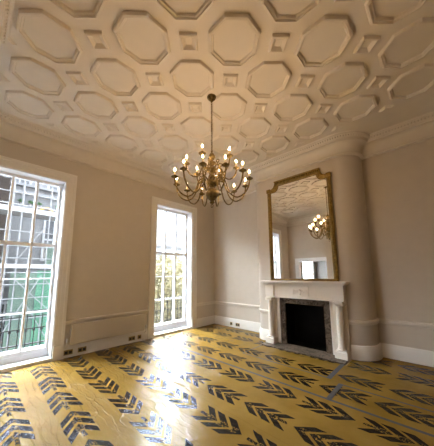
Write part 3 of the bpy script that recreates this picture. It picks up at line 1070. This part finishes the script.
for z in (0.12, 0.42, 0.66):
    box(bm, XRAIL - 0.010, XRAIL + 0.010, -1.5, 6.0, z, z + 0.018)
obj('lower_rail', bm, M['dark_iron'], rl)
y = -1.2
first = None
while y < 5.9:
    if first is None:
        bm = B()
        tube(bm, [(0, 0, -0.032), (0, 0, 0.758)], 0.009, 6)
        lathe(bm, [(0.0, 0.36), (0.02, 0.38), (0.024, 0.40), (0.02, 0.42), (0.0, 0.44)], (0, 0, 0), 8)
        first = c = obj('baluster', bm, M['dark_iron'], None, smooth=True)
    else:
        c = first.copy()
        COL.objects.link(c)
    c.parent = rl
    c.matrix_parent_inverse = Matrix()
    c.location = (0, y - 2.2, 0.03)
    y += 0.125

# terrace house opposite
XH = -16.0
hs = thing('terrace_house', 'pale terrace house across the street behind the scaffolding', 'building', (XH, 0, -4.5))
bm = B()
box(bm, XH - 6, XH, -14.0, 7.0, -4.5, 7.6)  # stretched out of view to the left to block low sky light
obj('facade', bm, M['render'], hs)
for (za, zb) in ((-2.2, 0.2), (2.3, 4.75), (6.5, 7.3)):
    for yc in (-1.9, -0.55, 1.15, 2.9, 4.6, 6.2):
        if zb > 4 and zb < 5 and yc == 1.15:
            continue
        bm = B()
        for (y0_, y1_, z0_, z1_) in ((-0.52, -0.42, 0, 1), (0.42, 0.52, 0, 1), (-0.42, 0.42, 0.95, 1), (-0.42, 0.42, 0, 0.04), (-0.42, 0.42, 0.48, 0.52), (-0.03, 0.03, 0.04, 0.95)):
            box(bm, XH - 0.01, XH + 0.10, yc + y0_, yc + y1_, za + (zb - za) * z0_, za + (zb - za) * z1_)
        wf = obj('window_frame', bm, M['sheet'], hs)
        bm = B()
        box(bm, XH - 0.01, XH + 0.03, yc - 0.44, yc + 0.44, za + 0.05, zb - 0.05)
        obj('window_glass', bm, M['outglass'], wf)
for z in (0.9, 1.95, 5.15, 5.95, 6.35, 7.46):
    bm = B()
    box(bm, XH - 0.01, XH + 0.24, -14.0, 7.0, z, z + 0.14)
    obj('string_course', bm, M['render'], hs)
bm = B()
pts = arc(2.42, 4.98, 0.36, 0, 180, 12) + arc(2.42, 4.98, 0.25, 180, 0, 12)
prism(bm, pts, 0.08, 'yz', XH + 0.24)
obj('window_hood', bm, M['yellow'], hs)
for k, yy in enumerate((1.30, 1.70, 2.05, 2.95)):
    t = thing('balcony_plant', ('green plant on the ledge opposite, leftmost of the four', 'green plant on the ledge opposite, second from the left', 'green plant on the ledge opposite, just left of the yellow arch', 'green plant on the ledge opposite, right of the yellow arch')[k], 'plant', (XH + 0.14, yy, 5.29), 'plants on the ledge opposite')
    bm = B()
    lathe(bm, [(0.0, 5.292), (0.07, 5.292), (0.09, 5.42), (0.0, 5.42)], (XH + 0.14, yy, 0), 8)
    obj('pot', bm, M['stone'], t)
    rr = random.Random(k)
    bm = B()
    for q in range(60):
        a, e, L = rr.uniform(-1.4, 1.4), rr.uniform(0.5, 1.45), rr.uniform(0.10, 0.24)
        b0 = Vector((XH + 0.14, yy, 5.41))
        d = Vector((math.cos(a) * math.cos(e), math.sin(a) * math.cos(e), math.sin(e)))
        sd = d.orthogonal().normalized() * 0.03
        bm.faces.new([bm.verts.new(v) for v in (b0, b0 + d * L * 0.6 + sd, b0 + d * L, b0 + d * L * 0.6 - sd)])
    obj('leaves', bm, M['plant'], t, recalc=False)

# darker brick house next to it on the left
dk = thing('brick_house', 'dark brick house at the left edge of the scaffolding window', 'building', (-14.6, -0.8, -4.5))
bm = B()
box(bm, -15.70, -13.55, -2.2, 0.68, -4.5, 5.9)
obj('facade', bm, M['brickdark'], dk)
for zc in (0.4, 2.9, 4.9):
    bm = B()
    box(bm, -13.57, -13.51, -0.55, 0.35, zc - 0.7, zc + 0.7)
    wf = obj('window_frame', bm, M['render'], dk)
    bm = B()
    box(bm, -13.53, -13.50, -0.47, 0.27, zc - 0.62, zc + 0.62)
    obj('window_glass', bm, M['outglass'], wf)

# scaffolding in front of the pale house
XS = -12.2
sc = thing('scaffolding', 'steel tube scaffolding with green netting outside the left window', 'scaffolding', (XS, 2, -4.5))
for yy, xx in ((0.74, XS), (0.84, XS - 1.1), (1.07, XS), (1.14, XS - 1.1), (2.02, XS), (2.2, XS - 1.1), (3.5, XS), (4.6, XS - 1.1), (5.2, XS), (-1.0, XS)):
    bm = B()
    tube(bm, [(xx, yy, -4.51), (xx, yy, 9.0)], 0.026, 8)
    obj('standard', bm, M['galv'], sc, smooth=True)
for z in (-1.2, -0.2, 0.6, 1.15, 1.62, 2.2, 2.72, 3.3, 4.4, 4.9, 5.5, 7.2):
    bm = B()
    tube(bm, [(XS + 0.06, -2.0, z), (XS + 0.06, 6.0, z)], 0.022, 8)
    obj('ledger', bm, M['galv'], sc, smooth=True)
for (ya, za, yb_, zb) in ((0.9, -0.6, 1.9, 1.5), (1.0, 1.4, 2.2, 0.1), (1.1, 2.2, 1.9, 3.6), (2.2, -1.0, 1.4, 0.5), (3.5, -1.0, 2.0, 1.4)):
    bm = B()
    tube(bm, [(XS + 0.11, ya, za), (XS + 0.11, yb_, zb)], 0.018, 8)
    obj('brace', bm, M['galv'], sc, smooth=True)
for z in (-1.9, 1.80, 4.15, 6.3):
    bm = B()
    box(bm, XS - 1.2, XS + 0.02, -2.0, 6.0, z, z + 0.06)
    obj('plank_deck', bm, M['plank'], sc)
    bm = B()
    box(bm, XS + 0.02, XS + 0.045, -2.0, 6.0, z, z + 0.16)
    obj('toe_board', bm, M['sheet'], sc)
for k, (ya, yb_, za, zb, mt, nm) in enumerate(((0.95, 1.75, -4.0, 1.62, 'net', 'netting'), (1.78, 3.7, -4.0, 1.70, 'netb', 'netting'), (2.0, 2.6, 1.98, 2.9, 'net', 'netting'))):
    bm = B()
    nn = 24
    fa = []
    for i in range(nn + 1):
        yy = ya + (yb_ - ya) * i / nn
        off = 0.04 * math.sin(yy * 5.1) + 0.02 * math.sin(yy * 13 + 1)
        fa.append((XS - 0.12 + off, yy))
    va = [bm.verts.new((p[0], p[1], za)) for p in fa]
    vb = [bm.verts.new((p[0] + 0.02, p[1], zb)) for p in fa]
    vc = [bm.verts.new((p[0] - 0.008, p[1], za)) for p in fa]
    vd = [bm.verts.new((p[0] + 0.012, p[1], zb)) for p in fa]
    for i in range(nn):
        bm.faces.new((va[i], va[i + 1], vb[i + 1], vb[i]))
        bm.faces.new((vc[i], vd[i], vd[i + 1], vc[i + 1]))
    obj(nm, bm, M[mt], sc, smooth=True)

# house above the trees from the leafy window, heightened to cover bright sky
fh = thing('distant_house', 'white building seen above the yellow trees', 'building', (-30, 20, -4.5))
bm = B()
box(bm, -38, -30, 10, 38, -4.5, 12.5)
obj('facade', bm, M['pale'], fh)
bm = B()
box(bm, -38.3, -29.7, 9.7, 38.3, 5.6, 6.0)
obj('string_course', bm, M['stone'], fh)
for zc in (4.2, 7.4, 10.4):
    for k in range(10):
        bm = B()
        box(bm, -30.02, -29.95, 14 + k * 2.4, 15.1 + k * 2.4, zc - 0.9, zc + 0.9)
        obj('window_glass', bm, M['outwin'], fh)

# autumn trees
leaf_me = None
def tree(x, y, h, r, seed, label):
    t = thing('street_tree', label, 'tree', (x, y, -4.5), 'yellow street trees')
    rr = random.Random(seed)
    bm = B()
    tube(bm, spline([(x, y, -4.55), (x + 0.1, y, -2.5), (x, y + 0.1, h * 0.5 - 2)], 4), 0.22, 8, r2=0.12)
    for q in range(9):
        a = rr.uniform(0, 2 * PI)
        tube(bm, [(x, y + 0.05, -2.6 + q * 0.35), (x + r * 0.7 * math.cos(a), y + r * 0.7 * math.sin(a), -1.2 + q * 0.45)], 0.06, 5, r2=0.02)
    obj('trunk', bm, M['bark'], t, smooth=True)
    bm = B()
    for q in range(5200):
        while True:
            p = Vector((rr.uniform(-1, 1), rr.uniform(-1, 1), rr.uniform(-1, 1)))
            if p.length < 1 and p.length > 0.25:
                break
        c = Vector((x, y, h - 4.5 - r * 1.5)) + Vector((p.x * r, p.y * r, p.z * r * 1.6))
        s = rr.uniform(0.07, 0.14)
        u = Vector((rr.uniform(-1, 1), rr.uniform(-1, 1), rr.uniform(-1, 1))).normalized()
        v = u.orthogonal().normalized()
        ww = u.cross(v)
        q4 = [c + v * s, c + ww * s * 0.6 + u * s * 0.2, c - v * s, c - ww * s * 0.6 + u * s * 0.2]
        bm.faces.new([bm.verts.new(k_) for k_ in q4])
    obj('foliage', bm, M['leaf'], t, recalc=False)
tree(-13.0, 8.6, 7.2, 1.8, 1, 'yellow leaved tree outside the leafy window, at its left side')
tree(-17.5, 13.0, 7.9, 2.3, 2, 'yellow leaved tree outside the leafy window, at its middle')
tree(-12.6, 13.6, 7.0, 1.9, 3, 'yellow leaved tree outside the leafy window, at its right side')
tree(-18.5, 18.6, 8.0, 2.5, 4, 'yellow leaved tree outside the leafy window, farthest back')
